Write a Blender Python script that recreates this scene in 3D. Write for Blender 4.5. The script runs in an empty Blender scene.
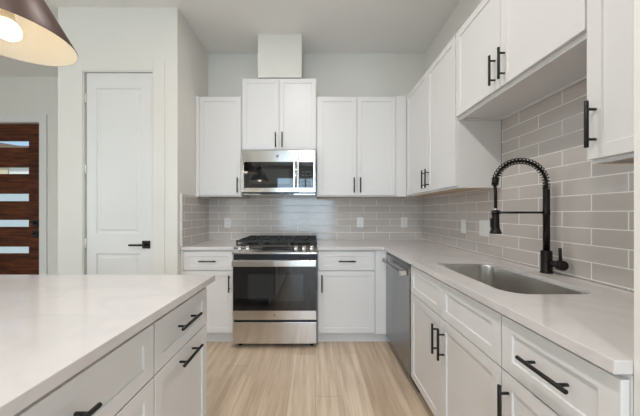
import bpy, bmesh, math, random
from mathutils import Vector, Matrix

# ------------------------------------------------------------------ scene, camera, light
SC = bpy.context.scene
COL = SC.collection
PI = math.pi
CAM_H = 1.225
cam_d = bpy.data.cameras.new('camera')
cam = bpy.data.objects.new('camera', cam_d)
COL.objects.link(cam)
cam.location = (0, 0, CAM_H)
cam.rotation_euler = (PI / 2, 0, 0)
cam_d.sensor_width = 36
cam_d.lens = 258.8 / 640 * 36
cam_d.shift_x = 4.5 / 640
cam_d.shift_y = 5.0 / 640
cam_d.clip_start = 0.02
SC.camera = cam

SC.view_settings.view_transform = 'Standard'
SC.view_settings.look = 'None'
SC.view_settings.gamma = 1
SC.view_settings.use_curve_mapping = False
SC.view_settings.exposure = -0.20

world = bpy.data.worlds.new('sky')
SC.world = world
world.use_nodes = True
wn = world.node_tree
sky = wn.nodes.new('ShaderNodeTexSky')
sky.sky_type = 'NISHITA'
sky.sun_disc = False
sky.sun_elevation = math.radians(48)
sky.sun_rotation = math.radians(150)
sky.dust_density = 2.0
wn.links.new(sky.outputs[0], wn.nodes['Background'].inputs[0])
wn.nodes['Background'].inputs[1].default_value = 0.20


def area_light(name, loc, rot, sx, sy, power, color=(1, 1, 1)):
    d = bpy.data.lights.new(name, 'AREA')
    d.shape = 'RECTANGLE'
    d.size, d.size_y = sx, sy
    d.energy = power
    d.color = color
    o = bpy.data.objects.new(name, d)
    COL.objects.link(o)
    o.location = loc
    o.rotation_euler = rot
    return o


# daylight coming through the big windows of the great room behind and to the left of the camera
area_light('rear_window_daylight', (-0.40, -5.08, 1.5), (PI / 2, 0, 0), 2.2, 2.3, 118, (0.62, 0.80, 1.0))
area_light('rear_left_window_daylight', (-4.1, -5.08, 1.5), (PI / 2, 0, 0), 2.1, 2.3, 22, (1.0, 0.96, 0.95))
area_light('side_window_daylight', (-6.08, -1.6, 1.6), (PI / 2, 0, -PI / 2), 2.7, 1.9, 98, (0.95, 0.97, 1.0))
area_light('right_fill_light', (1.346, -1.9, 1.6), (PI / 2, 0, PI / 2), 2.5, 1.5, 6, (1.0, 0.975, 0.965))  # added fill from the right, brightens the island fronts

sun_d = bpy.data.lights.new('sun', 'SUN')
sun_d.energy = 4.0
sun_d.angle = 0.01
sun_d.color = (1.0, 0.95, 0.88)
sun = bpy.data.objects.new('sun', sun_d)
COL.objects.link(sun)
sun.rotation_euler = (math.radians(35), 0, math.radians(-15))

# ------------------------------------------------------------------ geometry of the place
D = 3.008            # back wall
XW = 1.266           # right wall
XL = -1.246          # pantry side wall
ZC = 3.08            # ceiling
CT = 0.914           # worktop height
YF = D - 0.617       # door faces of the back run of base cabinets
XF = 0.648           # door faces of the right run of base cabinets
YU = D - 0.324       # door faces of the back uppers
XU = XW - 0.324      # door faces of the right uppers
UZ0, UZ1 = 1.395, 2.44


# ------------------------------------------------------------------ materials
def mat(name, color, rough=0.5, metal=0.0, spec=0.5, coat=0.0, noise=0.0, nscale=8.0, bump=0.0, bscale=200.0):
    m = bpy.data.materials.new(name)
    m.use_nodes = True
    nt = m.node_tree
    b = nt.nodes['Principled BSDF']
    b.inputs['Base Color'].default_value = (*color, 1)
    b.inputs['Roughness'].default_value = rough
    b.inputs['Metallic'].default_value = metal
    b.inputs['Specular IOR Level'].default_value = spec
    b.inputs['Coat Weight'].default_value = coat
    tc = nt.nodes.new('ShaderNodeTexCoord')
    if noise:
        n = nt.nodes.new('ShaderNodeTexNoise')
        n.inputs['Scale'].default_value = nscale
        n.inputs['Detail'].default_value = 4
        r = nt.nodes.new('ShaderNodeMix')
        r.data_type = 'RGBA'
        r.inputs[6].default_value = (*[c * (1 - noise) for c in color], 1)
        r.inputs[7].default_value = (*[min(1, c * (1 + noise)) for c in color], 1)
        nt.links.new(tc.outputs['Object'], n.inputs['Vector'])
        nt.links.new(n.outputs[0], r.inputs[0])
        nt.links.new(r.outputs[2], b.inputs['Base Color'])
    if bump:
        n2 = nt.nodes.new('ShaderNodeTexNoise')
        n2.inputs['Scale'].default_value = bscale
        bp = nt.nodes.new('ShaderNodeBump')
        bp.inputs['Strength'].default_value = bump
        bp.inputs['Distance'].default_value = 0.002
        nt.links.new(tc.outputs['Object'], n2.inputs['Vector'])
        nt.links.new(n2.outputs[0], bp.inputs['Height'])
        nt.links.new(bp.outputs[0], b.inputs['Normal'])
    return m


def emit(name, color, strength):
    m = bpy.data.materials.new(name)
    m.use_nodes = True
    b = m.node_tree.nodes['Principled BSDF']
    b.inputs['Base Color'].default_value = (*color, 1)
    b.inputs['Emission Color'].default_value = (*color, 1)
    b.inputs['Emission Strength'].default_value = strength
    return m


def brushed(name, color, rough, scale):
    """Stainless steel with fine brush lines."""
    m = mat(name, color, rough, 1.0)
    nt = m.node_tree
    b = nt.nodes['Principled BSDF']
    tc = nt.nodes.new('ShaderNodeTexCoord')
    mp = nt.nodes.new('ShaderNodeMapping')
    mp.inputs['Scale'].default_value = scale
    n = nt.nodes.new('ShaderNodeTexNoise')
    n.inputs['Scale'].default_value = 1
    n.inputs['Detail'].default_value = 3
    mr = nt.nodes.new('ShaderNodeMapRange')
    mr.inputs[3].default_value = rough * 0.75
    mr.inputs[4].default_value = rough * 1.3
    nt.links.new(tc.outputs['Object'], mp.inputs[0])
    nt.links.new(mp.outputs[0], n.inputs['Vector'])
    nt.links.new(n.outputs[0], mr.inputs[0])
    nt.links.new(mr.outputs[0], b.inputs['Roughness'])
    b.inputs['Anisotropic'].default_value = 0.88
    b.inputs['Anisotropic Rotation'].default_value = 0.25
    tg = nt.nodes.new('ShaderNodeTangent')
    tg.direction_type = 'RADIAL'
    tg.axis = 'Z'
    nt.links.new(tg.outputs[0], b.inputs['Tangent'])
    return m


def tile_mat(name, axis, u_off, bw, c1, c2, mortar, rough=0.12):
    m = bpy.data.materials.new(name)
    m.use_nodes = True
    nt = m.node_tree
    b = nt.nodes['Principled BSDF']
    geo = nt.nodes.new('ShaderNodeNewGeometry')
    sp = nt.nodes.new('ShaderNodeSeparateXYZ')
    nt.links.new(geo.outputs['Position'], sp.inputs[0])
    ax = nt.nodes.new('ShaderNodeMath')
    ax.operation = 'ADD'
    ax.inputs[1].default_value = u_off
    nt.links.new(sp.outputs[axis], ax.inputs[0])
    az = nt.nodes.new('ShaderNodeMath')
    az.operation = 'ADD'
    az.inputs[1].default_value = -0.9225
    nt.links.new(sp.outputs[2], az.inputs[0])
    cb = nt.nodes.new('ShaderNodeCombineXYZ')
    nt.links.new(ax.outputs[0], cb.inputs[0])
    nt.links.new(az.outputs[0], cb.inputs[1])
    br = nt.nodes.new('ShaderNodeTexBrick')
    br.offset = 0.5
    br.offset_frequency = 2
    br.squash = 1
    br.inputs['Scale'].default_value = 1
    br.inputs['Brick Width'].default_value = bw
    br.inputs['Row Height'].default_value = 0.0775
    br.inputs['Mortar Size'].default_value = 0.0026
    br.inputs['Mortar Smooth'].default_value = 0.15
    br.inputs['Bias'].default_value = 0
    br.inputs['Color1'].default_value = (*c1, 1)
    br.inputs['Color2'].default_value = (*c2, 1)
    br.inputs['Mortar'].default_value = (*mortar, 1)
    nt.links.new(cb.outputs[0], br.inputs['Vector'])
    b.inputs['Specular IOR Level'].default_value = 0.7
    nt.links.new(br.outputs['Color'], b.inputs['Base Color'])
    mr = nt.nodes.new('ShaderNodeMapRange')
    mr.inputs[3].default_value = rough
    mr.inputs[4].default_value = 0.75
    nt.links.new(br.outputs['Fac'], mr.inputs[0])
    nt.links.new(mr.outputs[0], b.inputs['Roughness'])
    inv = nt.nodes.new('ShaderNodeMath')
    inv.operation = 'SUBTRACT'
    inv.inputs[0].default_value = 1
    nt.links.new(br.outputs['Fac'], inv.inputs[1])
    ns = nt.nodes.new('ShaderNodeTexNoise')
    ns.inputs['Scale'].default_value = 14
    nt.links.new(geo.outputs['Position'], ns.inputs['Vector'])
    mu = nt.nodes.new('ShaderNodeMath')
    mu.operation = 'MULTIPLY_ADD'
    mu.inputs[1].default_value = 0.25
    nt.links.new(ns.outputs[0], mu.inputs[0])
    nt.links.new(inv.outputs[0], mu.inputs[2])
    bp = nt.nodes.new('ShaderNodeBump')
    bp.inputs['Strength'].default_value = 0.35
    bp.inputs['Distance'].default_value = 0.002
    nt.links.new(mu.outputs[0], bp.inputs['Height'])
    nt.links.new(bp.outputs[0], b.inputs['Normal'])
    return m


def floor_mat():
    m = bpy.data.materials.new('oak_planks')
    m.use_nodes = True
    nt = m.node_tree
    b = nt.nodes['Principled BSDF']
    geo = nt.nodes.new('ShaderNodeNewGeometry')
    sp = nt.nodes.new('ShaderNodeSeparateXYZ')
    nt.links.new(geo.outputs['Position'], sp.inputs[0])
    cb = nt.nodes.new('ShaderNodeCombineXYZ')
    row = nt.nodes.new('ShaderNodeMath')           # every plank row gets its own end-joint shift
    row.operation = 'DIVIDE'
    row.inputs[1].default_value = 0.18
    fl = nt.nodes.new('ShaderNodeMath')
    fl.operation = 'FLOOR'
    wnz = nt.nodes.new('ShaderNodeTexWhiteNoise')
    wnz.noise_dimensions = '1D'
    sh = nt.nodes.new('ShaderNodeMath')
    sh.operation = 'MULTIPLY_ADD'
    sh.inputs[1].default_value = 1.22
    nt.links.new(sp.outputs[0], row.inputs[0])
    nt.links.new(row.outputs[0], fl.inputs[0])
    nt.links.new(fl.outputs[0], wnz.inputs['W'])
    nt.links.new(wnz.outputs['Value'], sh.inputs[0])
    nt.links.new(sp.outputs[1], sh.inputs[2])
    nt.links.new(sh.outputs[0], cb.inputs[0])
    nt.links.new(sp.outputs[0], cb.inputs[1])
    br = nt.nodes.new('ShaderNodeTexBrick')
    br.offset = 0.0
    br.inputs['Scale'].default_value = 1
    br.inputs['Brick Width'].default_value = 1.22
    br.inputs['Row Height'].default_value = 0.18
    br.inputs['Mortar Size'].default_value = 0.0012
    br.inputs['Mortar Smooth'].default_value = 0.3
    br.inputs['Color1'].default_value = (0.80, 0.665, 0.525, 1)
    br.inputs['Color2'].default_value = (0.65, 0.51, 0.38, 1)
    br.inputs['Mortar'].default_value = (0.40, 0.30, 0.22, 1)
    nt.links.new(cb.outputs[0], br.inputs['Vector'])
    mp = nt.nodes.new('ShaderNodeMapping')
    mp.inputs['Scale'].default_value = (16, 0.9, 1)
    nt.links.new(geo.outputs['Position'], mp.inputs[0])
    n = nt.nodes.new('ShaderNodeTexNoise')
    n.inputs['Scale'].default_value = 1.6
    n.inputs['Detail'].default_value = 8
    n.inputs['Roughness'].default_value = 0.62
    n.inputs['Distortion'].default_value = 0.25
    nt.links.new(mp.outputs[0], n.inputs['Vector'])
    rp = nt.nodes.new('ShaderNodeValToRGB')
    rp.color_ramp.elements[0].position = 0.3
    rp.color_ramp.elements[0].color = (0.72, 0.65, 0.58, 1)
    rp.color_ramp.elements[1].position = 0.66
    rp.color_ramp.elements[1].color = (1.08, 1.08, 1.07, 1)
    nt.links.new(n.outputs[0], rp.inputs[0])
    mx = nt.nodes.new('ShaderNodeMix')
    mx.data_type = 'RGBA'
    mx.blend_type = 'MULTIPLY'
    mx.inputs[0].default_value = 1
    nt.links.new(br.outputs['Color'], mx.inputs[6])
    nt.links.new(rp.outputs[0], mx.inputs[7])
    nt.links.new(mx.outputs[2], b.inputs['Base Color'])
    b.inputs['Roughness'].default_value = 0.38
    return m


def quartz_mat():
    m = mat('white_quartz', (0.80, 0.765, 0.74), 0.10, 0, 0.5)
    nt = m.node_tree
    b = nt.nodes['Principled BSDF']
    geo = nt.nodes.new('ShaderNodeNewGeometry')
    n = nt.nodes.new('ShaderNodeTexNoise')
    n.inputs['Scale'].default_value = 1.7
    n.inputs['Detail'].default_value = 9
    n.inputs['Distortion'].default_value = 2.2
    nt.links.new(geo.outputs['Position'], n.inputs['Vector'])
    rp = nt.nodes.new('ShaderNodeValToRGB')
    e = rp.color_ramp.elements
    e[0].position = 0.44
    e[0].color = (0.685, 0.65, 0.635, 1)
    e[1].position = 0.58
    e[1].color = (0.685, 0.65, 0.635, 1)
    k = e.new(0.5)
    k.color = (0.645, 0.62, 0.61, 1)
    nt.links.new(n.outputs[0], rp.inputs[0])
    nt.links.new(rp.outputs[0], b.inputs['Base Color'])
    return m


def wood_door_mat():
    m = mat('mahogany', (0.12, 0.04, 0.02), 0.5, 0, 0.2)
    nt = m.node_tree
    b = nt.nodes['Principled BSDF']
    geo = nt.nodes.new('ShaderNodeNewGeometry')
    mp = nt.nodes.new('ShaderNodeMapping')
    mp.inputs['Scale'].default_value = (1.5, 8, 14)
    n = nt.nodes.new('ShaderNodeTexNoise')
    n.inputs['Scale'].default_value = 2
    n.inputs['Detail'].default_value = 6
    n.inputs['Distortion'].default_value = 0.8
    rp = nt.nodes.new('ShaderNodeValToRGB')
    rp.color_ramp.elements[0].position = 0.35
    rp.color_ramp.elements[0].color = (0.036, 0.0095, 0.004, 1)
    rp.color_ramp.elements[1].position = 0.7
    rp.color_ramp.elements[1].color = (0.15, 0.042, 0.014, 1)
    nt.links.new(geo.outputs['Position'], mp.inputs[0])
    nt.links.new(mp.outputs[0], n.inputs['Vector'])
    nt.links.new(n.outputs[0], rp.inputs[0])
    nt.links.new(rp.outputs[0], b.inputs['Base Color'])
    return m


def pane_mat(name, tint=(0.93, 0.97, 0.98)):
    """Thin window glass: see-through with a Fresnel reflection."""
    m = bpy.data.materials.new(name)
    m.use_nodes = True
    nt = m.node_tree
    nt.nodes.remove(nt.nodes['Principled BSDF'])
    out = nt.nodes['Material Output']
    t = nt.nodes.new('ShaderNodeBsdfTransparent')
    t.inputs[0].default_value = (*tint, 1)
    g = nt.nodes.new('ShaderNodeBsdfGlossy')
    g.inputs['Roughness'].default_value = 0.02
    lw = nt.nodes.new('ShaderNodeLayerWeight')
    lw.inputs[0].default_value = 0.5
    pw = nt.nodes.new('ShaderNodeMath')
    pw.operation = 'POWER'
    pw.inputs[1].default_value = 4.0
    fr = nt.nodes.new('ShaderNodeMapRange')
    fr.inputs[3].default_value = 0.03
    fr.inputs[4].default_value = 0.7
    nt.links.new(lw.outputs['Facing'], pw.inputs[0])
    nt.links.new(pw.outputs[0], fr.inputs[0])
    mx = nt.nodes.new('ShaderNodeMixShader')
    nt.links.new(fr.outputs[0], mx.inputs[0])
    nt.links.new(t.outputs[0], mx.inputs[1])
    nt.links.new(g.outputs[0], mx.inputs[2])
    nt.links.new(mx.outputs[0], out.inputs[0])
    return m


WALL = mat('wall_paint', (0.775, 0.755, 0.71), 0.85, noise=0.01, bump=0.05, bscale=300)
CEIL = mat('ceiling_paint', (0.88, 0.87, 0.85), 0.9, bump=0.05, bscale=250)
TRIM = mat('trim_paint', (0.76, 0.755, 0.74), 0.45)
CAB = mat('cabinet_lacquer', (0.76, 0.75, 0.745), 0.36, noise=0.008, nscale=3)
PLY = mat('cabinet_plywood', (0.62, 0.47, 0.33), 0.6, noise=0.12, nscale=20)
BLACK = mat('matte_black_metal', (0.010, 0.0095, 0.009), 0.42, 0.3)
BRONZE = mat('oil_rubbed_black', (0.011, 0.0085, 0.0075), 0.38, 0.45)
STEEL = brushed('brushed_stainless', (0.66, 0.645, 0.63), 0.17, (3, 3, 400))
STEELV = brushed('dishwasher_stainless', (0.30, 0.305, 0.31), 0.24, (400, 3, 3))
SINKM = mat('sink_stainless', (0.66, 0.645, 0.62), 0.22, 1.0)
CHROME = mat('polished_steel', (0.75, 0.73, 0.70), 0.12, 1.0)
BGLASS = mat('black_glass', (0.004, 0.004, 0.005), 0.03, 0, 0.75)
SMOKED = mat('smoked_window_glass', (0.014, 0.017, 0.020), 0.03, 0, 0.95)
DARK = mat('dark_enamel', (0.014, 0.014, 0.015), 0.35)
IRON = mat('cast_iron', (0.016, 0.016, 0.017), 0.55, bump=0.2, bscale=400)
PLASTIC = mat('white_plastic', (0.84, 0.84, 0.83), 0.35)
SLOT = mat('socket_slot', (0.05, 0.05, 0.05), 0.6)
QUARTZ = quartz_mat()
FLOOR = floor_mat()
WOOD = wood_door_mat()
PANE = pane_mat('window_glass')
SHADE_OUT = mat('bronze_enamel', (0.060, 0.030, 0.022), 0.45, 0.1)
SHADE_IN = mat('cream_enamel', (0.80, 0.72, 0.58), 0.5)
BULB = emit('glowing_bulb', (1.0, 0.91, 0.76), 12.0)
BUTTON = mat('panel_print', (0.09, 0.10, 0.11), 0.5)
GREYM = mat('grey_badge', (0.30, 0.31, 0.33), 0.3, 0.8)
GROUND = mat('dry_lawn', (0.22, 0.24, 0.13), 0.95, noise=0.3, nscale=3)
STUCCO = mat('tan_stucco', (0.62, 0.52, 0.40), 0.9)
SIDING = mat('pale_siding', (0.44, 0.51, 0.57), 0.9, noise=0.08, nscale=2)
SHINGLE = mat('brown_shingle', (0.16, 0.11, 0.08), 0.9, noise=0.3, nscale=6)
T1, T2, TM = (0.52, 0.48, 0.45), (0.57, 0.525, 0.49), (0.85, 0.83, 0.80)
TILE_BACK = tile_mat('tile_back', 0, 2.9535, 0.305, T1, T2, TM)
TILE_SIDE = tile_mat('tile_side', 1, -1.038 + 0.28 * 10, 0.28, T1, T2, TM)


# ------------------------------------------------------------------ mesh helpers
class MB:
    def __init__(self):
        self.bm = bmesh.new()
        self.mats = None

    def box(self, x0, x1, y0, y1, z0, z1, mi=0):
        x0, x1 = min(x0, x1), max(x0, x1)
        y0, y1 = min(y0, y1), max(y0, y1)
        z0, z1 = min(z0, z1), max(z0, z1)
        v = [self.bm.verts.new(p) for p in ((x0, y0, z0), (x1, y0, z0), (x1, y1, z0), (x0, y1, z0),
                                            (x0, y0, z1), (x1, y0, z1), (x1, y1, z1), (x0, y1, z1))]
        fs = []
        for q in ((0, 3, 2, 1), (4, 5, 6, 7), (0, 1, 5, 4), (1, 2, 6, 5), (2, 3, 7, 6), (3, 0, 4, 7)):
            f = self.bm.faces.new([v[i] for i in q])
            f.material_index = mi
            fs.append(f)
        return fs          # bottom, top, front(-y), right(+x), back(+y), left(-x)

    def prism(self, pts, axis, a0, a1):
        """A polygon extruded along an axis: pts are the two other coordinates in order."""
        def P(p, a):
            return {'x': (a, p[0], p[1]), 'y': (p[0], a, p[1]), 'z': (p[0], p[1], a)}[axis]
        lo = [self.bm.verts.new(P(p, a0)) for p in pts]
        hi = [self.bm.verts.new(P(p, a1)) for p in pts]
        n = len(pts)
        self.bm.faces.new(lo)
        self.bm.faces.new(hi[::-1])
        for i in range(n):
            self.bm.faces.new((lo[i], hi[i], hi[(i + 1) % n], lo[(i + 1) % n]))

    def tube(self, path, r, n=12, caps=True, smooth=True):
        path = [Vector(p) for p in path]
        rs = r if isinstance(r, (list, tuple)) else [r] * len(path)
        rings = []
        t0 = (path[1] - path[0]).normalized()
        up = Vector((0, 0, 1)) if abs(t0.z) < 0.9 else Vector((1, 0, 0))
        nrm = (up - t0 * up.dot(t0)).normalized()
        for i, p in enumerate(path):
            if i == 0:
                t = t0
            elif i == len(path) - 1:
                t = (path[i] - path[i - 1]).normalized()
            else:
                t = (path[i + 1] - path[i - 1]).normalized()
            nrm = (nrm - t * nrm.dot(t)).normalized()
            b = t.cross(nrm)
            rings.append([self.bm.verts.new(p + (nrm * math.cos(2 * PI * k / n) + b * math.sin(2 * PI * k / n)) * rs[i])
                          for k in range(n)])
        for a, c in zip(rings, rings[1:]):
            for k in range(n):
                f = self.bm.faces.new((a[k], a[(k + 1) % n], c[(k + 1) % n], c[k]))
                f.smooth = smooth
        if caps:
            self.bm.faces.new(rings[0][::-1])
            self.bm.faces.new(rings[-1])

    def lathe(self, prof, c=(0, 0, 0), axis=(0, 0, 1), n=32, smooth=True):
        """prof: (radius, height) pairs turned round an axis through c."""
        q = Vector((0, 0, 1)).rotation_difference(Vector(axis))
        c = Vector(c)
        rings = []
        for r, h in prof:
            if r < 1e-6:
                rings.append([self.bm.verts.new(c + q @ Vector((0, 0, h)))])
            else:
                rings.append([self.bm.verts.new(c + q @ Vector((r * math.cos(2 * PI * k / n), r * math.sin(2 * PI * k / n), h)))
                              for k in range(n)])
        for a, d in zip(rings, rings[1:]):
            for k in range(n):
                k2 = (k + 1) % n
                if len(a) == 1 and len(d) == 1:
                    continue
                if len(a) == 1:
                    f = self.bm.faces.new((a[0], d[k2], d[k]))
                elif len(d) == 1:
                    f = self.bm.faces.new((a[k], a[k2], d[0]))
                else:
                    f = self.bm.faces.new((a[k], a[k2], d[k2], d[k]))
                f.smooth = smooth

    def shaker(self, x0, x1, z0, z1, y0=0.0, th=0.019, fw=0.058, rec=0.0065):
        """Shaker front facing -y with a recessed flat panel."""
        fs = self.box(x0, x1, y0, y0 + th, z0, z1)
        f = fs[2]
        f.normal_update()
        bmesh.ops.inset_individual(self.bm, faces=[f], thickness=fw, depth=0)
        f.normal_update()
        bmesh.ops.inset_individual(self.bm, faces=[f], thickness=0.0012, depth=-rec)

    def build(self, name, material, parent=None, bevel=0.0, seg=2, recalc=True):
        if recalc:
            bmesh.ops.recalc_face_normals(self.bm, faces=self.bm.faces)
        me = bpy.data.meshes.new(name)
        self.bm.to_mesh(me)
        self.bm.free()
        for m in (material if isinstance(material, (list, tuple)) else [material]):
            me.materials.append(m)
        o = bpy.data.objects.new(name, me)
        COL.objects.link(o)
        if parent:
            o.parent = parent
        if bevel:
            b = o.modifiers.new('bevel', 'BEVEL')
            b.width = bevel
            b.segments = seg
            b.limit_method = 'ANGLE'
            b.angle_limit = math.radians(40)
        return o


def thing(name, label, cat, loc=(0, 0, 0), rz=0.0, group=None):
    o = bpy.data.objects.new(name, None)
    o.empty_display_size = 0.1
    COL.objects.link(o)
    o.location = loc
    o.rotation_euler = (0, 0, rz)
    return tag(o, label, cat, group)


def tag(o, label, cat, group=None):
    o['label'] = label
    o['category'] = cat
    if group:
        o['group'] = group
    return o


def struct(o, label=None):
    o['kind'] = 'structure'
    if label:
        o['label'] = label
    return o


def wall_slab(name, axis, a0, a1, t0, t1, z0, z1, openings=(), m=None):
    """Wall running along an axis (a0..a1), thickness t0..t1, with rectangular openings (a, b, za, zb)."""
    mb = MB()

    def bx(a, b, za, zb):
        if b - a < 1e-4 or zb - za < 1e-4:
            return
        if axis == 'x':
            mb.box(a, b, t0, t1, za, zb)
        else:
            mb.box(t0, t1, a, b, za, zb)
    cur = a0
    for (a, b, za, zb) in sorted(openings):
        bx(cur, a, z0, z1)
        bx(a, b, z0, za)
        bx(a, b, zb, z1)
        cur = b
    bx(cur, a1, z0, z1)
    return struct(mb.build(name, m or WALL))


def rrect(x0, x1, y0, y1, r, n=8):
    pts = []
    for cx, cy, a in ((x1 - r, y1 - r, 0), (x0 + r, y1 - r, 90), (x0 + r, y0 + r, 180), (x1 - r, y0 + r, 270)):
        for k in range(n + 1):
            t = math.radians(a + 90 * k / n)
            pts.append((cx + r * math.cos(t), cy + r * math.sin(t)))
    return pts


# ------------------------------------------------------------------ the room shell
mb = MB(); mb.box(-6.2, 1.5, -5.2, 3.75, -0.12, 0.0)
struct(mb.build('floor', FLOOR), 'light oak plank floor')
mb = MB(); mb.box(-6.2, 1.5, -5.2, 3.75, ZC, ZC + 0.12)
struct(mb.build('ceiling', CEIL), 'flat white ceiling')
wall_slab('wall_back', 'x', XL - 0.02, XW + 0.12, D, D + 0.12, 0, ZC)
wall_slab('wall_right', 'y', -5.0, D, XW, XW + 0.12, 0, ZC, [(-3.2, -0.6, 0.8, 2.4)])  # opening invented for the fill light from the right
PF = 2.336           # pantry front face
DX0, DX1, DZ = -2.098, -1.462, 2.510
wall_slab('wall_pantry_side', 'y', PF, 3.52, XL - 0.12, XL, 0, ZC)
wall_slab('wall_pantry_front', 'x', -2.325, XL - 0.12, PF, PF + 0.115, 0, ZC, [(DX0, DX1, 0, DZ)])
wall_slab('wall_pantry_left', 'y', PF + 0.115, 3.52, -2.325, -2.21, 0, ZC)
EY = 3.52
wall_slab('wall_entry', 'x', -6.0, XL, EY, EY + 0.14, 0, ZC, [(-4.70, -3.747, 0, 2.455)])
wall_slab('wall_left', 'y', -5.0, EY + 0.14, -6.12, -6.0, 0, ZC, [(-3.0, -0.2, 0.6, 2.6)])
wall_slab('wall_rear', 'x', -6.12, XW + 0.12, -5.12, -5.0, 0, ZC, [(-5.2, -3.0, 0.35, 2.65), (-1.55, 0.75, 0.35, 2.65)])
wall_slab('wall_wing', 'x', 0.668, XW, 0.40, 0.543, 0, ZC)

# window frames and panes of the great room
for k, (ax, a0, a1, t, z0, z1) in enumerate((('x', -5.2, -3.0, -5.06, 0.35, 2.65), ('x', -1.55, 0.75, -5.06, 0.35, 2.65),
                                           ('y', -3.0, -0.2, -6.06, 0.6, 2.6), ('y', -3.2, -0.6, XW + 0.06, 0.8, 2.4))):  # last entry: unseen right window, added along with its fill light
    fr, gl = MB(), MB()

    def wb(m_, a, b, za, zb, h):
        if ax == 'x':
            m_.box(a, b, t - h, t + h, za, zb)
        else:
            m_.box(t - h, t + h, a, b, za, zb)
    w = 0.05
    wb(fr, a0, a0 + w, z0, z1, 0.03); wb(fr, a1 - w, a1, z0, z1, 0.03)
    wb(fr, a0 + w, a1 - w, z0, z0 + w, 0.03); wb(fr, a0 + w, a1 - w, z1 - w, z1, 0.03)
    mid = (a0 + a1) / 2
    wb(fr, mid - 0.03, mid + 0.03, z0 + w, z1 - w, 0.03)
    o = struct(fr.build('window_%d' % (k + 1), TRIM), 'white framed window')
    wb(gl, a0 + w, a1 - w, z0 + w, z1 - w, 0.004)
    gl.build('pane', PANE, o)

# pantry door -------------------------------------------------------
SD0, SD1, SDZ = -2.082, -1.474, 2.497
mb = MB()
yf = PF + 0.018
th = 0.038


def raised_door(mb, x0, x1, z0, z1, y, th, panels):
    """Moulded door slab facing -y with recessed, raised-field panels."""
    xs = [x0, panels[0][0], panels[0][1], x1]
    zs = [z0]
    for p in panels:
        zs += [p[2], p[3]]
    zs.append(z1)
    for i in range(3):
        for j in range(len(zs) - 1):
            if i == 1 and j % 2 == 1:
                fs = mb.box(xs[i], xs[i + 1], y + 0.0, y + th, zs[j], zs[j + 1])
                f = fs[2]
                f.normal_update()
                bmesh.ops.inset_individual(mb.bm, faces=[f], thickness=0.014, depth=-0.011)
                bmesh.ops.inset_individual(mb.bm, faces=[f], thickness=0.026, depth=0)
                bmesh.ops.inset_individual(mb.bm, faces=[f], thickness=0.020, depth=0.007)
            else:
                mb.box(xs[i], xs[i + 1], y, y + th, zs[j], zs[j + 1])


raised_door(mb, SD0, SD1, 0.012, SDZ, yf, th, [(-1.997, -1.592, 0.24, 0.856), (-1.997, -1.592, 1.036, 2.363)])
bmesh.ops.remove_doubles(mb.bm, verts=mb.bm.verts, dist=0.0005)
door1 = struct(mb.build('door_1', TRIM), 'white two-panel pantry door with black lever')
mb = MB()
mb.box(-1.572, -1.502, yf - 0.010, yf - 0.0005, 0.903, 0.973)
mb.tube([(-1.537, yf - 0.009, 0.938), (-1.537, yf - 0.05, 0.938)], 0.011)
mb.box(-1.662, -1.525, yf - 0.060, yf - 0.046, 0.929, 0.947)
mb.build('door_handle', BLACK, door1, bevel=0.002)
for z in (0.95, 1.62, 2.27):
    mb = MB(); mb.tube([(SD0 - 0.004, yf - 0.006, z - 0.045), (SD0 - 0.004, yf - 0.006, z + 0.045)], 0.0065)
    mb.box(SD0 - 0.010, SD0 + 0.002, yf - 0.002, yf + 0.002, z - 0.045, z + 0.045)
    mb.build('hinge', TRIM, door1)
mb = MB()
for a, b in ((DX0, SD0 - 0.012), (SD1 + 0.004, DX1)):
    mb.box(a, b, PF, PF + 0.115, 0, DZ)
mb.box(SD0 - 0.012, SD1 + 0.004, PF, PF + 0.115, SDZ + 0.004, DZ)
mb.box(SD0 - 0.012, SD0 + 0.01, yf + th + 0.001, yf + th + 0.012, 0, SDZ)
mb.box(SD1 - 0.01, SD1 + 0.004, yf + th + 0.001, yf + th + 0.012, 0, SDZ)
struct(mb.build('trim_1', TRIM), 'white jamb of the pantry door')
mb = MB()
cy0, cy1 = PF - 0.006, PF - 0.0005
mb.box(DX1 + 0.003, DX1 + 0.103, cy0, cy1, 0, DZ + 0.103)
mb.box(DX0 - 0.103, DX0 - 0.003, cy0, cy1, 0, DZ + 0.103)
mb.box(DX0 - 0.003, DX1 + 0.003, cy0, cy1, DZ + 0.003, DZ + 0.103)
struct(mb.build('trim_2', WALL, bevel=0.002), 'flat white casing around the pantry door')

# front door --------------------------------------------------------
FX0, FX1, FZ = -4.69, -3.757, 2.445
lz = [(1.225 + (213 - a) / 258.8 * EY, 1.225 + (213 - b) / 258.8 * EY) for a, b in
      ((147, 140), (173.6, 166.7), (201, 193.5), (227, 220), (254, 247))]
GX0, GX1 = -4.55, -3.932
mb = MB()
mb.box(FX0, GX0, EY + 0.03, EY + 0.075, 0.012, FZ)
mb.box(GX1, FX1, EY + 0.03, EY + 0.075, 0.012, FZ)
edges = [FZ]
for a, b in lz:
    edges += [b, a]
edges.append(0.012)
for k in range(0, len(edges), 2):
    mb.box(GX0, GX1, EY + 0.032, EY + 0.073, edges[k + 1], edges[k])
door2 = struct(mb.build('door_2', WOOD), 'dark wood front door with five narrow glass lites')
for a, b in lz:
    mb = MB(); mb.box(GX0, GX1, EY + 0.048, EY + 0.056, a, b)
    mb.build('glass_lite', PANE, door2)
for z in (1.225 - 10 / 258.8 * EY, 1.225 - 20.5 / 258.8 * EY):
    mb = MB(); mb.box(-3.868, -3.786, EY + 0.012, EY + 0.0295, z - 0.041, z + 0.041)
    mb.tube([(-3.83, EY + 0.012, z), (-3.83, EY - 0.02, z)], 0.012)
    mb.box(-3.845, -3.815, EY - 0.026, EY - 0.018, z - 0.012, z + 0.012)
    mb.build('lock', BLACK, door2, bevel=0.002)
mb = MB()
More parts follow.
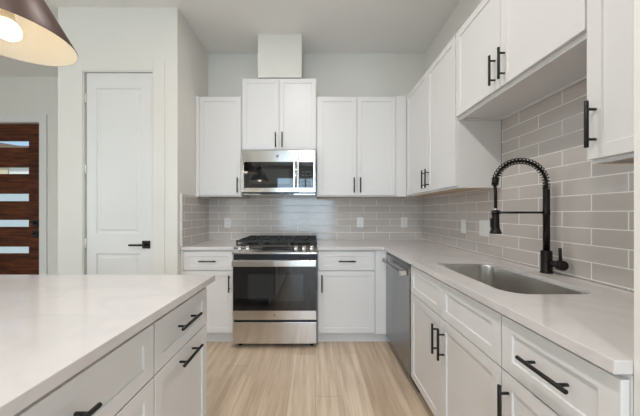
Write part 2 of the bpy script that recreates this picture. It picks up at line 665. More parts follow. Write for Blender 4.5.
mb.box(-4.80, -4.703, EY - 0.016, EY - 0.0005, 0, 2.56)
mb.box(-3.744, -3.647, EY - 0.016, EY - 0.0005, 0, 2.56)
mb.box(-4.703, -3.744, EY - 0.016, EY - 0.0005, 2.458, 2.56)
struct(mb.build('trim_3', TRIM, bevel=0.002), 'white casing around the front door')
mb = MB()
mb.box(-3.647, -2.326, EY - 0.014, EY - 0.0005, 0, 0.13)
mb.box(-5.999, -4.80, EY - 0.014, EY - 0.0005, 0, 0.13)
struct(mb.build('baseboard_entry', TRIM, bevel=0.002))
mb = MB()
mb.box(-2.324, DX0 - 0.104, PF - 0.013, PF - 0.0005, 0, 0.13)
mb.box(DX1 + 0.104, XL - 0.001, PF - 0.013, PF - 0.0005, 0, 0.13)
struct(mb.build('baseboard_pantry', TRIM, bevel=0.002))

# outside: a lawn and the neighbours' house across the street
mb = MB(); mb.box(-60, 60, -60, 60, -0.5, -0.3)
struct(mb.build('ground', GROUND), 'lawn outside')

nb = thing('neighbour_house', 'pale house with brown roof seen through the front door lites', 'house', (-11, 8.6, -0.3))
mb = MB(); mb.box(-6, 4.5, 0, 6, 0, 2.75); mb.build('siding', SIDING, nb)
mb = MB(); mb.box(-6, 4.5, -0.03, 6, 2.7505, 3.45); mb.build('fascia', TRIM, nb)
mb = MB(); mb.box(-6, 0.85, -0.06, -0.0305, 2.76, 3.40); mb.build('tan_panel', STUCCO, nb)
mb = MB(); mb.prism([(-6.5, 3.4505), (4.9, 3.4505), (4.9, 3.56), (1.6, 3.66), (-6.5, 4.95)], 'y', -0.4, 6.4); mb.build('roof', SHINGLE, nb)

# ------------------------------------------------------------------ tiled backsplashes
TB = D - 0.010
TR = XW - 0.010
mb = MB(); mb.box(XL + 0.0105, TR - 0.0005, TB, D - 0.0005, CT + 0.0015, 1.62)
tag(mb.build('tile_backsplash', TILE_BACK), 'grey subway tile backsplash on the back wall behind the range', 'backsplash', 'subway tile backsplashes')
mb = MB(); mb.box(TR, XW - 0.0005, 0.545, D - 0.0005, CT + 0.0015, 1.90)
tag(mb.build('tile_backsplash', TILE_SIDE), 'grey subway tile backsplash on the right wall behind the black faucet', 'backsplash', 'subway tile backsplashes')
b3 = thing('tile_backsplash', 'short brownish grey tile backsplash on the pantry side wall left of range', 'backsplash', (XL, 2.7, CT), 0, 'subway tile backsplashes')
mb = MB(); mb.box(0.0005, 0.010, 2.404 - 2.7, D - 0.0005 - 2.7, 0.0015, UZ0 + 0.004 - CT)
mb.build('tiles', TILE_SIDE, b3)
mb = MB(); mb.box(0.0005, 0.0125, 2.385 - 2.7, 2.4035 - 2.7, 0.0015, UZ0 + 0.012 - CT)
mb.build('edge_trim', PLASTIC, b3)

# chase above the microwave cabinet
mb = MB(); mb.box(-0.599, -0.145, YU + 0.002, D - 0.001, 2.632, ZC - 0.001)
tag(mb.build('vent_chase', WALL), 'white boxed vent chase rising from the microwave cabinet to the ceiling', 'vent chase')


# ------------------------------------------------------------------ cabinets
def bar_handle(parent, c, vertical, length=0.157, y=0.0):
    """Black bar pull standing off a front that faces -y; c is the centre (x, z)."""
    mb = MB()
    x, z = c
    so = 0.032
    h = length / 2
    p = length / 2 - 0.028
    if vertical:
        mb.tube([(x, y - so, z - h), (x, y - so, z + h)], 0.0062, 10)
        for s in (-p, p):
            mb.tube([(x, y - 0.0003, z + s), (x, y - so, z + s)], 0.0048, 8)
    else:
        mb.tube([(x - h, y - so, z), (x + h, y - so, z)], 0.0062, 10)
        for s in (-p, p):
            mb.tube([(x + s, y - 0.0003, z), (x + s, y - so, z)], 0.0048, 8)
    return mb.build('handle', BLACK, parent, bevel=0.001, seg=1)


def cabinet(name, label, cat, group, loc, rz, W, dep, z0, z1, fronts, fillers=(), toe=False, upper=False, top=True, sides=(0, None), under=1):
    """Local frame: x to the right along the face, y into the cabinet, z up; door faces at y = 0."""
    t = thing(name, label, cat, loc, rz, group)
    mb = MB()
    yb = 0.0205
    a, b = sides[0], (W if sides[1] is None else sides[1])
    zb = z0 + (0.105 if toe else 0)
    mb.box(a, a + 0.018, yb + 0.019, dep, zb, z1)
    mb.box(b - 0.018, b, yb + 0.019, dep, zb, z1)
    mb.box(a + 0.018, b - 0.018, dep - 0.008, dep, zb, z1)
    if top:
        mb.box(a + 0.018, b - 0.018, yb + 0.019, dep - 0.008, z1 - 0.018, z1)
    mb.box(a, b, yb, yb + 0.019, zb, z1)           # face frame with the fronts laid over it
    rise = 0.012 if upper else 0.0
    mb.box(a + 0.018, b - 0.018, yb + 0.019, dep - 0.008, zb + rise, zb + rise + 0.016, under if upper else 0)
    if upper:                                      # raw plywood lower edges, seen from below
        mb.bm.faces.ensure_lookup_table()
        for f in mb.bm.faces:
            if abs(f.calc_center_median().z - zb) < 1e-4 and f.calc_center_median().y > yb + 0.0195:
                f.material_index = under
    mb.build('carcass', [CAB, PLY], t)
    if toe:
        mb = MB(); mb.box(a, b, 0.075, 0.09, 0.0, zb - 0.0005)
        mb.build('toe_kick', CAB, t)
    for (x0, x1, y1) in fillers:
        mb = MB(); mb.box(x0, x1, 0.001, 0.020 if y1 is None else y1, (0.105 if toe else z0), z1)
        mb.build('filler', CAB, t, bevel=0.001, seg=1)
    for fr in fronts:
        kind, x0, x1, za, zb_ = fr[:5]
        mb = MB()
        mb.shaker(x0, x1, za, zb_, fw=0.065)
        o = mb.build({'door': 'door', 'drawer': 'drawer_front', 'panel': 'false_front'}[kind], CAB, t, bevel=0.0014, seg=2)
        for (hx, hz, vert) in fr[5:]:
            bar_handle(o, (hx, hz), vert)
    return t


g_up = 'white shaker wall cabinets'
g_lo = 'white shaker base cabinets'
g_is = 'white shaker island cabinets'
dz0, dz1 = UZ0 + 0.013, UZ1 - 0.012
HZ = dz0 + 0.105     # centre height of upper handles
DEP_U = 0.322
# left of the microwave
x0 = XL + 0.002
W = -0.768 - x0
cabinet('wall_cabinet', 'white single-door wall cabinet between the pantry side wall and the microwave', 'cabinet', g_up,
        (x0, YU, 0), 0, W, DEP_U, UZ0, UZ1, [('door', 0.040, W - 0.006, dz0, dz1, (W - 0.036, HZ, True))],
        fillers=[(0.0, 0.037, None)], upper=True)
# above the microwave
x0 = -0.7655
W = 0.776
mz = 1.862
cabinet('wall_cabinet', 'raised white two-door cabinet directly above the microwave, topped by the vent chase', 'cabinet', g_up,
        (x0, YU, 0), 0, W, DEP_U, mz, 2.629,
        [('door', 0.006, W / 2 - 0.002, mz + 0.02, 2.619, (W / 2 - 0.034, mz + 0.118, True)),
         ('door', W / 2 + 0.002, W - 0.006, mz + 0.02, 2.619, (W / 2 + 0.034, mz + 0.118, True))], upper=True)
# right of the microwave
x0 = 0.0135
W = XU - 0.0005 - x0
cabinet('wall_cabinet', 'white two-door wall cabinet right of the microwave reaching into the room corner', 'cabinet', g_up,
        (x0, YU, 0), 0, W, DEP_U, UZ0, UZ1,
        [('door', 0.014, 0.414, dz0, dz1, (0.384, HZ, True)), ('door', 0.418, 0.818, dz0, dz1, (0.448, HZ, True))],
        fillers=[(0.822, W, None)], upper=True)
# right wall, tall pair next to the corner (local x runs towards the camera)
ys = D - 0.002
W = ys - 1.7435
c0 = ys - YU + 0.0005
sp = ys - 2.185
cabinet('wall_cabinet', 'white two-door wall cabinet on the right wall between the corner and sink alcove', 'cabinet', g_up,
        (XU, ys, 0), -PI / 2, W, DEP_U - 0.012, UZ0, UZ1,
        [('door', c0 + 0.022, sp - 0.002, dz0, dz1, (sp - 0.034, HZ, True)),
         ('door', sp + 0.002, W - 0.005, dz0, dz1, (sp + 0.034, HZ, True))], fillers=[(c0, c0 + 0.019, None)], upper=True,
        sides=(0.0, None))
# above the sink
sz = 1.846
W = 1.7425 - 0.9005
cabinet('wall_cabinet', 'short white two-door wall cabinet mounted high above the sink', 'cabinet', g_up,
        (XU, 1.7425, 0), -PI / 2, W, DEP_U - 0.012, sz, UZ1,
        [('door', 0.005, W / 2 - 0.002, sz + 0.022, dz1, (W / 2 - 0.034, sz + 0.125, True)),
         ('door', W / 2 + 0.002, W - 0.005, sz + 0.022, dz1, (W / 2 + 0.034, sz + 0.125, True))], upper=True, under=0)
# nearest the camera
W = 0.8995 - 0.545
cabinet('wall_cabinet', 'white single-door wall cabinet nearest the camera at the right edge, past the sink', 'cabinet', g_up,
        (XU, 0.8995, 0), -PI / 2, W, DEP_U - 0.012, UZ0, UZ1,
        [('door', 0.0, W - 0.004, dz0, dz1, (0.030, dz0 + 0.115, True))], upper=True)

# base cabinets
BZ1 = 0.8825
DR0, DR1 = 0.694, 0.870
DO0, DO1 = 0.117, 0.688
DEP_B = 0.612
x0 = XL + 0.002
W = -0.752 - x0
cabinet('base_cabinet', 'white base cabinet with drawer over door, left of the range', 'cabinet', g_lo, (x0, YF, 0), 0, W, DEP_B, 0, BZ1,
        [('drawer', 0.022, W - 0.012, DR0, DR1, (W / 2 + 0.008, 0.782, False)),
         ('door', 0.022, W - 0.012, DO0, DO1, (W - 0.040, DO1 - 0.11, True))],
        fillers=[(0, 0.019, None)], toe=True, top=False)
x0 = 0.0185
W = XW - 0.006 - x0
t = cabinet('base_cabinet', 'white base cabinet with drawer over door between the range and the dishwasher', 'cabinet', g_lo, (x0, YF, 0), 0, W, DEP_B, 0, BZ1,
            [('drawer', 0.012, 0.530, DR0, DR1, (0.271, 0.782, False)),
             ('door', 0.012, 0.530, DO0, DO1, (0.040, DO1 - 0.11, True))],
            fillers=[(0.534, XF + 0.018 - x0, None)], toe=True, top=False)
mb = MB(); mb.box(XF - x0, XF + 0.018 - x0, -0.026, 0.0005, 0.105, BZ1)
mb.build('filler', CAB, t)
DW0, DW1 = 2.363, 1.767
ys = 1.7635
W = ys - 0.9045
DEP_R = 0.610
DO1R = 0.682
DR0R = 0.688
cabinet('base_cabinet', 'white sink base cabinet with two doors and two false drawer fronts beside dishwasher', 'cabinet', g_lo,
        (XF, ys, 0), -PI / 2, W, DEP_R, 0, BZ1,
        [('panel', 0.004, W / 2 - 0.0015, DR0R, DR1), ('panel', W / 2 + 0.0015, W - 0.003, DR0R, DR1),
         ('door', 0.004, W / 2 - 0.0015, DO0, DO1R, (W / 2 - 0.032, DO1R - 0.12, True)),
         ('door', W / 2 + 0.0015, W - 0.003, DO0, DO1R, (W / 2 + 0.032, DO1R - 0.12, True))], toe=True, top=False)
ys = 0.9035
W = ys - 0.545
cabinet('base_cabinet', 'white base cabinet with drawer over door nearest the camera, right of the sink', 'cabinet', g_lo,
        (XF, ys, 0), -PI / 2, W, DEP_R, 0, BZ1,
        [('drawer', 0.003, W - 0.004, DR0R, DR1, (W / 2 + 0.010, 0.784, False)),
         ('door', 0.003, W - 0.004, DO0, DO1R, (0.036, DO1R - 0.112, True))], toe=True, top=False)

# island cabinets: faces look to +x, local x runs away from the camera
XI = -0.525
ISD = 0.80
cabinet('island_cabinet', 'far island cabinet at the aisle end with a drawer over a pull-out front', 'cabinet', g_is,
        (XI, 0.8445, 0), PI / 2, 1.264 - 0.8445, ISD, 0, BZ1,
        [('drawer', 0.003, 0.405, DR0 + 0.002, DR1 - 0.005, (0.196, 0.792, False)), ('door', 0.003, 0.405, DO0, DO1 + 0.002, (0.206, 0.650, False))],
        toe=True, top=False)
W = 0.8435 - 0.20
cabinet('island_cabinet', 'wide island cabinet with drawer over two doors nearest the camera', 'cabinet', g_is,
        (XI, 0.20, 0), PI / 2, W, ISD, 0, BZ1,
        [('drawer', 0.003, W - 0.003, DR0 + 0.002, DR1 - 0.005, (W / 2 - 0.008, 0.787, False)),
         ('door', 0.003, W / 2 - 0.0015, DO0, DO1 + 0.002), ('door', W / 2 + 0.0015, W - 0.003, DO0, DO1 + 0.002)],
        toe=True, top=False)


# ------------------------------------------------------------------ worktops
def slab(name, outer, hole, z0, z1, label, cat, group=None):
    bm = bmesh.new()
    edges = []
    for loop in [outer] + ([hole] if hole else []):
        vs = [bm.verts.new((x, y, z1)) for x, y in loop]
        edges += [bm.edges.new((vs[i], vs[(i + 1) % len(vs)])) for i in range(len(vs))]
    bmesh.ops.triangle_fill(bm, use_beauty=True, edges=edges)
    bmesh.ops.dissolve_limit(bm, angle_limit=0.01, verts=bm.verts, edges=bm.edges)
    r = bmesh.ops.extrude_face_region(bm, geom=bm.faces[:])
    for v in [g for g in r['geom'] if isinstance(g, bmesh.types.BMVert)]:
        v.co.z = z0
    mb = MB(); mb.bm.free(); mb.bm = bm
    return tag(mb.build(name, QUARTZ, bevel=0.0022), label, cat, group)


CB = 0.884
EDGE = XW - 0.637
YE = D - 0.637
SX0, SX1, SY0, SY1, SR = 0.745, 1.105, 0.992, 1.645, 0.085
slab('worktop', [(0.0165, YE), (EDGE, YE), (EDGE, 0.5445), (TR - 0.001, 0.5445), (TR - 0.001, TB - 0.001), (0.0165, TB - 0.001)],
     rrect(SX0, SX1, SY0, SY1, SR)[::-1], CB, CT, 'white quartz worktop with sink cutout running round the right corner', 'worktop', 'white quartz worktops')
slab('worktop', [(XL + 0.0135, YE), (-0.7515, YE), (-0.7515, TB - 0.001), (XL + 0.0135, TB - 0.001)], None, CB, CT,
     'short white quartz worktop between the pantry side wall and range', 'worktop', 'white quartz worktops')
slab('worktop', [(-1.80, -1.05), (-0.506, -1.05), (-0.506, 1.308), (-1.80, 1.308)], None, CB, CT,
     'large white quartz island worktop in the left foreground', 'worktop', 'white quartz worktops')
# rest of the island behind the camera
cabinet('island_cabinet', 'island cabinet beside the camera, third from the aisle end', 'cabinet', g_is,
        (XI, -0.99, 0), PI / 2, 1.189, ISD, 0, BZ1,
        [('drawer', 0.003, 0.593, DR0 + 0.002, DR1 - 0.005, (0.298, 0.787, False)), ('drawer', 0.596, 1.186, DR0 + 0.002, DR1 - 0.005, (0.89, 0.787, False)),
         ('door', 0.003, 0.593, DO0, DO1), ('door', 0.596, 1.186, DO0, DO1)], toe=True, top=False)

# ------------------------------------------------------------------ sink and faucet
sk = thing('sink', 'undermount stainless steel single bowl sink set in the right worktop', 'sink', ((SX0 + SX1) / 2, (SY0 + SY1) / 2, CB))
cx, cy = (SX0 + SX1) / 2, (SY0 + SY1) / 2
bm = bmesh.new()


def ring(off, z, r):
    return [bm.verts.new((x - cx, y - cy, z)) for x, y in rrect(SX0 - off, SX1 + off, SY0 - off, SY1 + off, max(r, 0.01))]


rings = [ring(-0.0025, 0.017, SR - 0.002), ring(-0.005, 0.0165, SR - 0.004), ring(-0.006, 0.010, SR - 0.005), ring(-0.008, -0.175, SR - 0.008),
         ring(-0.014, -0.192, SR - 0.014), ring(-0.030, -0.203, SR - 0.03), ring(-0.09, -0.207, 0.03)]
for a, b in zip(rings, rings[1:]):
    for k in range(len(a)):
        f = bm.faces.new((a[k], a[(k + 1) % len(a)], b[(k + 1) % len(a)], b[k]))
        f.smooth = True
bm.faces.new(rings[-1])
mb = MB(); mb.bm.free(); mb.bm = bm
o = mb.build('basin', SINKM, sk)
so = o.modifiers.new('solid', 'SOLIDIFY'); so.thickness = 0.0012; so.offset = 0
mb = MB()
mb.lathe([(0.0, -0.2055), (0.030, -0.2055), (0.034, -0.2045), (0.044, -0.2035), (0.046, -0.2055), (0.046, -0.2065), (0.0, -0.2065)], (0.05, 0, 0), n=28)
mb.build('drain', CHROME, sk)

FXc, FY = 1.200, 1.345
fc = thing('kitchen_faucet', 'tall matte black spring neck kitchen faucet with lever on the right', 'faucet', (FXc, FY, CT))
mb = MB()
mb.lathe([(0, 0.0005), (0.0275, 0.0005), (0.0275, 0.005), (0.0242, 0.009), (0.0242, 0.113), (0.023, 0.116), (0, 0.116)])
mb.build('base', BRONZE, fc)
mb = MB()
mb.lathe([(0, 0.1162), (0.0148, 0.1162), (0.0148, 0.30), (0.0160, 0.302), (0.0160, 0.325), (0.0148, 0.327), (0.0148, 0.43), (0.0135, 0.436), (0, 0.436)])
mb.build('column', BRONZE, fc)
AX = 0.1345
ZT = 1.225 + (213 - 158.3) / 258.8 * FY - CT       # top of the arch
AZ = 0.458
RZ = ZT - AZ - 0.014


def arch(t):                                       # 0..1 from the column over the top to the far end
    zc0 = 0.436
    L1 = AZ - zc0
    if t < 0.1:
        return Vector((0, 0, zc0 + L1 * t / 0.1))
    s = (t - 0.1) / 0.9
    ang = s * math.radians(168)
    return Vector((-AX + AX * math.cos(ang), 0, AZ + RZ * math.sin(ang)))


mb = MB()
N = 25 * 12
pts = []
for i in range(N + 1):
    t = i / N
    p = arch(t)
    tg = (arch(min(1, t + 0.004)) - arch(max(0, t - 0.004))).normalized()
    nn = Vector((0, 1, 0))
    bb = tg.cross(nn)
    a = 2 * PI * i / 12
    pts.append(p + (nn * math.cos(a) + bb * math.sin(a)) * 0.0148)
mb.tube(pts, 0.0027, 6)
mb.build('spring', BRONZE, fc)
mb = MB()
path = [arch(i / 30) for i in range(31)]
mb.tube(path, 0.0068, 12)
e = path[-1]
mb.build('inner_hose', BRONZE, fc)
mb = MB()
hx = -0.264
mb.tube([e + Vector((0.004, 0, 0.012)), e + Vector((-0.002, 0, -0.028))], 0.0155, 14)
mb.build('spring_collar', BRONZE, fc)
mb = MB()
mb.tube([e + Vector((-0.002, 0, -0.028)), Vector((hx, 0, 0.42)), Vector((hx, 0, 0.335))], 0.0075, 12)
mb.build('spray_hose', BRONZE, fc)
mb = MB()
zt, zb_ = 0.322, 0.205
mb.lathe([(0, zt), (0.014, zt), (0.0165, zt - 0.004), (0.0165, zt - 0.04), (0.018, zb_ + 0.03), (0.0225, zb_ + 0.012), (0.0265, zb_ + 0.008), (0.0265, zb_), (0.02, zb_ - 0.002), (0, zb_ - 0.002)], (hx, 0, 0))
sh = mb.build('spray_head', BRONZE, fc)
mb = MB(); mb.lathe([(0, 0.322), (0.010, 0.322), (0.010, 0.336), (0, 0.336)], (hx, 0, 0)); mb.build('connector', CHROME, sh)
mb = MB(); mb.box(hx - 0.024, hx - 0.0155, -0.008, 0.008, 0.235, 0.285); mb.build('button', BRONZE, sh, bevel=0.002)
mb = MB()
mb.tube([(-0.018, 0, 0.3135), (hx + 0.018, 0, 0.3135)], 0.0058, 10)
mb.tube([(hx, 0, 0.303), (hx, 0, 0.3245)], 0.0195, 16)
mb.build('support_arm', BRONZE, fc)
mb = MB()
mb.tube([(0, -0.024, 0.055), (0, -0.064, 0.055)], 0.0165, 16)
mb.tube([(0, -0.064, 0.055), (0, -0.070, 0.055), (0, -0.094, 0.055), (0, -0.098, 0.055)], [0.0165, 0.0245, 0.0245, 0.021], 20)
lv = mb.build('valve', BRONZE, fc)
mb = MB(); mb.tube([(0, -0.078, 0.072), (-0.003, -0.078, 0.140)], [0.0068, 0.0068], 10)
mb.build('lever', BRONZE, lv, bevel=0.001)

# ------------------------------------------------------------------ range
RXc, RY = -0.367, 2.328
rg = thing('gas_range', 'stainless steel slide-in gas range with black oven glass on the back wall', 'range', (RXc, RY, 0))
hw = 0.3785
mb = MB()
mb.box(-hw, hw, 0.034, 0.655, 0.035, 0.905)
mb.build('body', DARK, rg)
for sx in (-1, 1):
    for y in (0.08, 0.6):
        mb = MB(); mb.lathe([(0, 0), (0.018, 0), (0.018, 0.034), (0, 0.034)], (sx * 0.33, y, 0), n=16)
        mb.build('foot', DARK, rg)
mb = MB(); mb.box(-hw + 0.002, hw - 0.002, 0.0, 0.033, 0.048, 0.243)
mb.build('drawer_front', STEEL, rg, bevel=0.004)
mb = MB(); mb.box(-hw + 0.002, hw - 0.002, 0.0, 0.033, 0.262, 0.802)
od = mb.build('oven_door', STEEL, rg, bevel=0.004)
mb = MB(); mb.box(-hw + 0.004, hw - 0.004, -0.003, -0.0002, 0.346, 0.768)
gw = mb.build('door_glass', BGLASS, od, bevel=0.001)
mb = MB(); mb.box(-0.243, 0.258, -0.0042, -0.0031, 0.432, 0.672)
mb.build('oven_window', SMOKED, od)
mb = MB()
mb.box(-hw + 0.006, hw - 0.006, -0.058, -0.040, 0.752, 0.808)
for s in (-1, 1):
    mb.box(s * 0.352 - 0.014, s * 0.352 + 0.014, -0.040, -0.0032, 0.766, 0.794)
mb.build('handle', STEEL, od, bevel=0.005)
mb = MB(); mb.lathe([(0, 0), (0.0125, 0), (0.0125, 0.0012), (0.0105, 0.0012), (0.0105, 0.0005), (0, 0.0005)], (-0.004, -0.0002, 0.303), (0, -1, 0), 24)
bd = mb.build('badge', GREYM, od)
mb = MB(); mb.prism([(-0.020, 0.858), (0.085, 0.908), (0.085, 0.926), (-0.020, 0.873)], 'x', -hw, hw)
cp = mb.build('control_panel', STEEL, rg, bevel=0.002)
sl = Vector((0, 0.105, 0.053)).normalized()
nn = Vector((0, -0.053, 0.105)).normalized()


def on_panel(x, s, d=0.0):                         # a point on the sloping control panel
    return Vector((x, -0.020, 0.873)) + sl * s + nn * d


for x in (-0.322, -0.250, 0.190, 0.262, 0.334):
    mb = MB()
    mb.lathe([(0, 0.0005), (0.0215, 0.0005), (0.0215, 0.004), (0.0185, 0.006), (0.0165, 0.026), (0.014, 0.029), (0, 0.029)], on_panel(x, 0.062), nn, 24)
    kb = mb.build('knob', CHROME, rg)
    mb = MB(); mb.tube([on_panel(x, 0.052, 0.030), on_panel(x, 0.072, 0.030)], 0.0022, 6)
    mb.build('pointer', DARK, kb)
mb = MB()
q = [on_panel(-0.118, 0.036, 0.0004), on_panel(0.130, 0.036, 0.0004), on_panel(0.130, 0.086, 0.0004), on_panel(-0.118, 0.086, 0.0004)]
q2 = [p + nn * 0.0012 for p in q]
va = [mb.bm.verts.new(p) for p in q]; vb = [mb.bm.verts.new(p) for p in q2]
mb.bm.faces.new(va); mb.bm.faces.new(vb[::-1])
for i in range(4):
    mb.bm.faces.new((va[i], va[(i + 1) % 4], vb[(i + 1) % 4], vb[i]))
dsp = mb.build('display', BGLASS, rg)
mb = MB()
for i in range(11):
    for s in (0.05, 0.07):
        x = -0.105 + i * 0.0222
        c = on_panel(x, s, 0.0017)
        vs = [mb.bm.verts.new(c + Vector((a * 0.006, 0, 0)) + sl * (b * 0.003)) for a, b in ((-1, -1), (1, -1), (1, 1), (-1, 1))]
        mb.bm.faces.new(vs)
mb.build('touch_keys', BUTTON, dsp)
mb = MB(); mb.box(-hw, hw, 0.0855, 0.655, 0.9055, 0.925)
mb.build('cooktop', DARK, rg, bevel=0.003)
for bx_, by_, br_ in ((-0.25, 0.22, 0.045), (-0.25, 0.49, 0.036), (0.25, 0.22, 0.048), (0.25, 0.49, 0.034), (0.0, 0.355, 0.05)):
    mb = MB()
    mb.lathe([(0, 0.9255), (br_ + 0.012, 0.9255), (br_ + 0.010, 0.934), (br_, 0.936), (br_, 0.942), (br_ - 0.006, 0.945), (0, 0.945)], (bx_, by_, 0), n=28)
    mb.build('burner', IRON, rg)
for gx in (-0.252, 0.0, 0.252):
    mb = MB()
    w = 0.1245
    y0, y1, za, zb_ = 0.092, 0.630, 0.950, 0.968
    t = 0.006
    mb.box(gx - w, gx - w + 2 * t, y0, y1, za, zb_); mb.box(gx + w - 2 * t, gx + w, y0, y1, za, zb_)
    for y in (y0, y1 - 2 * t, (y0 + y1) / 2 - t):
        mb.box(gx - w + 2 * t, gx + w - 2 * t, y, y + 2 * t, za, zb_)
    for y in (0.22, 0.49):
        mb.box(gx - w + 2 * t, gx - 0.03, y - t, y + t, za + 0.001, zb_ - 0.001); mb.box(gx + 0.03, gx + w - 2 * t, y - t, y + t, za + 0.001, zb_ - 0.001)
        mb.box(gx - t, gx + t, y + 0.03, y + 0.115, za + 0.002, zb_ - 0.001); mb.box(gx - t, gx + t, y - 0.10, y - 0.03, za + 0.002, zb_ - 0.001)
    for px in (gx - w + t, gx + w - t):
        for py in (y0 + t, y1 - t):
            mb.box(px - t, px + t, py - t, py + t, 0.9255, za)
    mb.build('grate', IRON, rg)

# ------------------------------------------------------------------ microwave
MY = 2.606
mw = thing('microwave_oven', 'stainless over-the-range microwave with black window hung below raised cabinet', 'microwave', (-0.3725, MY, 1.412))
hw = 0.3735
H0, H1 = 0.0, 0.446
mb = MB(); mb.box(-hw, hw, 0.030, D - 0.012 - MY, 0.010, H1)
mb.build('body', DARK, mw)
mb = MB(); mb.box(-hw + 0.004, hw - 0.004, 0.036, 0.36, 0.0, 0.0095)
vt = mb.build('bottom_vent', STEEL, mw)
mb = MB(); mb.box(-0.19, 0.15, 0.030, 0.0355, 0.0005, 0.0085); mb.build('vent_grille', DARK, vt)
xs_ = 0.205
zA, zB = 0.056, 0.328
mb = MB(); mb.box(-hw, xs_ - 0.002, 0, 0.0295, 0.022, H1)
dr = mb.build('door', STEEL, mw, bevel=0.004)
mb = MB(); mb.box(-0.348, 0.150, -0.003, -0.0002, zA + 0.010, zB); mb.build('door_glass', BGLASS, dr, bevel=0.001)
mb = MB(); mb.box(-0.292, 0.112, -0.0040, -0.0031, zA + 0.048, zB - 0.072); mb.build('window', SMOKED, dr)
mb = MB()
mb.tube([(0.178, -0.036, zA + 0.012), (0.178, -0.036, zB - 0.004)], 0.0125, 14)
for z in (zA + 0.04, zB - 0.03):
    mb.tube([(0.178, -0.0002, z), (0.178, -0.036, z)], 0.008, 10)
mb.build('handle', CHROME, dr)
mb = MB(); mb.lathe([(0, 0), (0.0135, 0), (0.0135, 0.0014), (0.0112, 0.0014), (0.0112, 0.0006), (0, 0.0006)], (-0.012, -0.0002, 0.385), (0, -1, 0), 24)
bd2 = mb.build('badge', GREYM, dr)
mb = MB(); mb.box(xs_, hw, 0, 0.0295, 0.020, H1)
pn = mb.build('control_panel', STEEL, mw, bevel=0.004)
mb = MB(); mb.box(xs_ + 0.004, hw - 0.022, -0.003, -0.0002, zA + 0.010, zB); mb.build('touch_panel', BGLASS, pn, bevel=0.001)
mb = MB(); mb.box(xs_ + 0.025, hw - 0.045, -0.0038, -0.0031, zB - 0.05, zB - 0.02); mb.build('clock_display', SMOKED, pn)
for i in range(3):
    for j in range(5):
        mb = MB()
        mb.box(xs_ + 0.032 + i * 0.034, xs_ + 0.052 + i * 0.034, -0.0036, -0.0031, zA + 0.03 + j * 0.034, zA + 0.039 + j * 0.034)
        mb.build('touch_key', BUTTON, pn)


def monogram(parent, x, y, z, s):
    """The small round maker's mark: two linked letters as raised line work."""
    cu = bpy.data.curves.new('badge_lettering', 'FONT')
    cu.body = 'GE'
    cu.size = s
    cu.align_x = 'CENTER'
    cu.align_y = 'CENTER'
    cu.extrude = 0.0002
    tmp = bpy.data.objects.new('lettering_outline', cu)
    COL.objects.link(tmp)
    bpy.context.view_layer.update()
    me = bpy.data.meshes.new_from_object(tmp.evaluated_get(bpy.context.evaluated_depsgraph_get()))
    bpy.data.objects.remove(tmp)
    bpy.data.curves.remove(cu)
    me.materials.clear()
    me.materials.append(CHROME)
    o = bpy.data.objects.new('badge_lettering', me)
    COL.objects.link(o)
    o.parent = parent
    o.location = (x, y, z)
    o.rotation_euler = (PI / 2, 0, 0)


monogram(bd, -0.004, -0.0012, 0.303, 0.011)
monogram(bd2, -0.012, -0.0012, 0.385, 0.012)

# ------------------------------------------------------------------ dishwasher (local x towards the camera)
dw = thing('dishwasher', 'stainless steel dishwasher with bar handle at the inner end of right run', 'dishwasher', (XF - 0.006, DW0 - 0.0015, 0), -PI / 2)
W = DW0 - DW1 - 0.003
mb = MB(); mb.box(0, W, 0.040, 0.60, 0.10, 0.870); mb.build('tub', DARK, dw)
mb = MB(); mb.box(0.002, W - 0.002, 0.0, 0.0395, 0.112, 0.855); dd = mb.build('door', STEELV, dw, bevel=0.005)
mb = MB(); mb.box(0.004, W - 0.004, 0.006, 0.0395, 0.8555, 0.872); mb.build('control_strip', BGLASS, dw, bevel=0.001)
mb = MB()
pts = []
for i in range(17):
    s = i / 16
    pts.append((0.045 + (W - 0.09) * s, -0.036 - 0.012 * math.sin(PI * s), 0.805))
mb.tube(pts, 0.0125, 14)
mb.build('handle', STEELV, dd)
for x in (0.05, W - 0.05):
    mb = MB(); mb.box(x - 0.013, x + 0.013, -0.050, -0.0002, 0.787, 0.823); mb.build('handle_post', CHROME, dd, bevel=0.004)
mb = MB(); mb.box(0.0, W, 0.065, 0.08, 0.0, 0.0995); mb.build('toe_kick', DARK, dw)


# ------------------------------------------------------------------ wall plates
def plate(label, cat, loc, rz, w, h, gangs, name, sockets):
    t = thing(name, label, cat, loc, rz, 'white wall plates on the tiles')
    mb = MB(); mb.box(-w / 2, w / 2, -0.0065, -0.0005, -h / 2, h / 2); mb.build('plate', PLASTIC, t, bevel=0.002)
    for g in range(gangs):
        x = (g - (gangs - 1) / 2) * 0.046
        if sockets:
            for z in (-0.020, 0.020):
                mb = MB(); mb.box(x - 0.0165, x + 0.0165, -0.0085, -0.0066, z - 0.0135, z + 0.0135)
                s = mb.build('socket', PLASTIC, t, bevel=0.001)
                mb = MB()
                for dx in (-0.006, 0.006):
                    mb.box(x + dx - 0.0011, x + dx + 0.0011, -0.0089, -0.0086, z - 0.003, z + 0.006)
                mb.box(x - 0.002, x + 0.002, -0.0089, -0.0086, z - 0.010, z - 0.006)
                mb.build('slots', SLOT, s)
        else:
            mb = MB(); mb.prism([(-0.0066, -0.033), (-0.0105, -0.033), (-0.0082, 0.033), (-0.0066, 0.033)], 'x', x - 0.0165, x + 0.0165)
            mb.build('rocker', PLASTIC, t, bevel=0.0006)
    return t


def bx(u):                                         # x on the face of the back tiles for a column of the picture
    return (u - 315.5) / 258.8 * TB


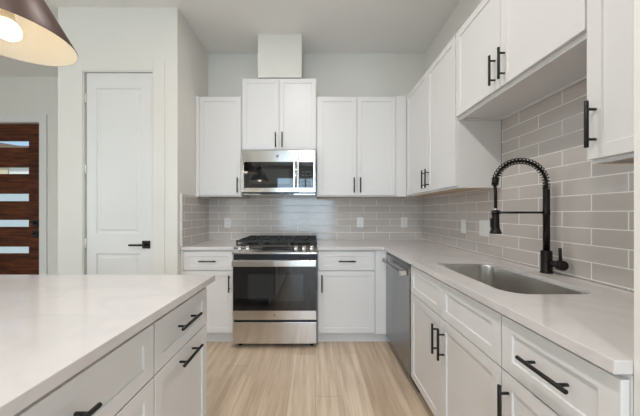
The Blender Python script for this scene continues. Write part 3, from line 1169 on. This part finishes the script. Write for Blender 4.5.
plate('white outlet on the back tiles left of the range', 'outlet', (bx(227.7), TB, 1.113), 0, 0.074, 0.117, 1, 'wall_outlet', True)
plate('white outlet on the back tiles, first one right of the range', 'outlet', (bx(360), TB, 1.117), 0, 0.074, 0.117, 1, 'wall_outlet', True)
plate('white outlet on the back tiles close to the room corner', 'outlet', (bx(404), TB, 1.117), 0, 0.074, 0.117, 1, 'wall_outlet', True)
plate('narrow white switch plate on right wall tiles, nearest the corner', 'light switch', (TR, 2.187, 1.113), -PI / 2, 0.074, 0.118, 1, 'light_switch', False)
plate('wide double white switch plate on right wall tiles behind the spray head', 'light switch', (TR, 1.918, 1.112), -PI / 2, 0.117, 0.118, 2, 'light_switch', False)


# ------------------------------------------------------------------ pendant lamps over the island
def pendant(label, x, y):
    t = thing('pendant_lamp', label, 'pendant lamp', (x, y, ZC), 0, 'pendant lamps over the island')
    zr = 1.88 - ZC
    mb = MB()
    mb.lathe([(0.194, zr), (0.1945, zr + 0.004), (0.052, zr + 0.262), (0.040, zr + 0.275), (0.0, zr + 0.278)], n=64)
    sh = mb.build('lamp_shade', SHADE_OUT, t, recalc=True)
    mb = MB()
    mb.lathe([(0.1935, zr + 0.0005), (0.1915, zr + 0.0025), (0.050, zr + 0.258), (0.0, zr + 0.266)], n=64)
    mb.build('shade_lining', SHADE_IN, sh)
    mb = MB()
    mb.lathe([(0, zr + 0.255), (0.024, zr + 0.255), (0.024, zr + 0.10), (0.020, zr + 0.095), (0, zr + 0.095)], n=24)
    mb.build('bulb_socket', SHADE_IN, t)
    mb = MB()
    mb.lathe([(0.0215, zr + 0.0590), (0.021, zr + 0.066), (0.017, zr + 0.0948), (0, zr + 0.0948)], n=36)
    bb = mb.build('bulb', SHADE_IN, t)
    mb = MB()
    mb.lathe([(0.037 * math.sin(a * PI / 18), zr + 0.0275 - 0.037 * math.cos(a * PI / 18)) for a in range(0, 16)] + [(0, zr + 0.0595)], n=36)
    mb.build('glowing_globe', BULB, bb)
    mb = MB(); mb.tube([(0, 0, zr + 0.278), (0, 0, zr + 0.30), (0, 0, zr + 0.33)], [0.03, 0.02, 0.009], 16); mb.build('shade_cap', SHADE_OUT, t)
    mb = MB(); mb.tube([(0, 0, zr + 0.33), (0, 0, -0.025)], 0.005, 10); mb.build('stem', SHADE_OUT, t)
    mb = MB(); mb.lathe([(0, -0.026), (0.06, -0.026), (0.062, -0.020), (0.062, -0.0005), (0, -0.0005)], n=32); mb.build('ceiling_canopy', SHADE_OUT, t)


pendant('bronze cone pendant lamp with cream inside hanging over the island at left', -1.147, 0.963)
pendant('second bronze cone pendant lamp seen only as reflection in the microwave', -1.150, -0.12)


# ------------------------------------------------------------------ added fill lamps in the form of ceiling downlights, all out of frame
def fill_downlight(label, x, y, power):
    t = thing('added_fill_downlight', label, 'added fill light', (x, y, ZC), 0, 'added ceiling fill lights')
    mb = MB(); mb.lathe([(0.066, -0.0005), (0.088, -0.0005), (0.088, -0.005), (0.070, -0.008), (0.066, -0.006), (0.066, -0.0005)], n=36)
    mb.build('trim_ring', TRIM, t)
    mb = MB(); mb.lathe([(0, -0.0005), (0.0655, -0.0005), (0.0655, -0.004), (0, -0.004)], n=36)
    mb.build('lens', LENS, t)
    d = bpy.data.lights.new('fill_beam', 'AREA')
    d.shape = 'DISK'
    d.size = 0.13
    d.energy = power
    d.color = (1.0, 0.95, 0.91)
    o = bpy.data.objects.new('fill_beam', d)
    COL.objects.link(o)
    o.parent = t
    o.location = (0, 0, -0.012)


LENS = emit('fill_lamp_lens', (1.0, 0.94, 0.86), 6.0)
for ly, pw, which in ((1.30, 16, 'nearest the range wall'), (-0.15, 21, 'beside the camera'), (-1.65, 27, 'behind the camera')):
    fill_downlight('added unseen ceiling fill light above the aisle, ' + which, -0.24, ly, pw)
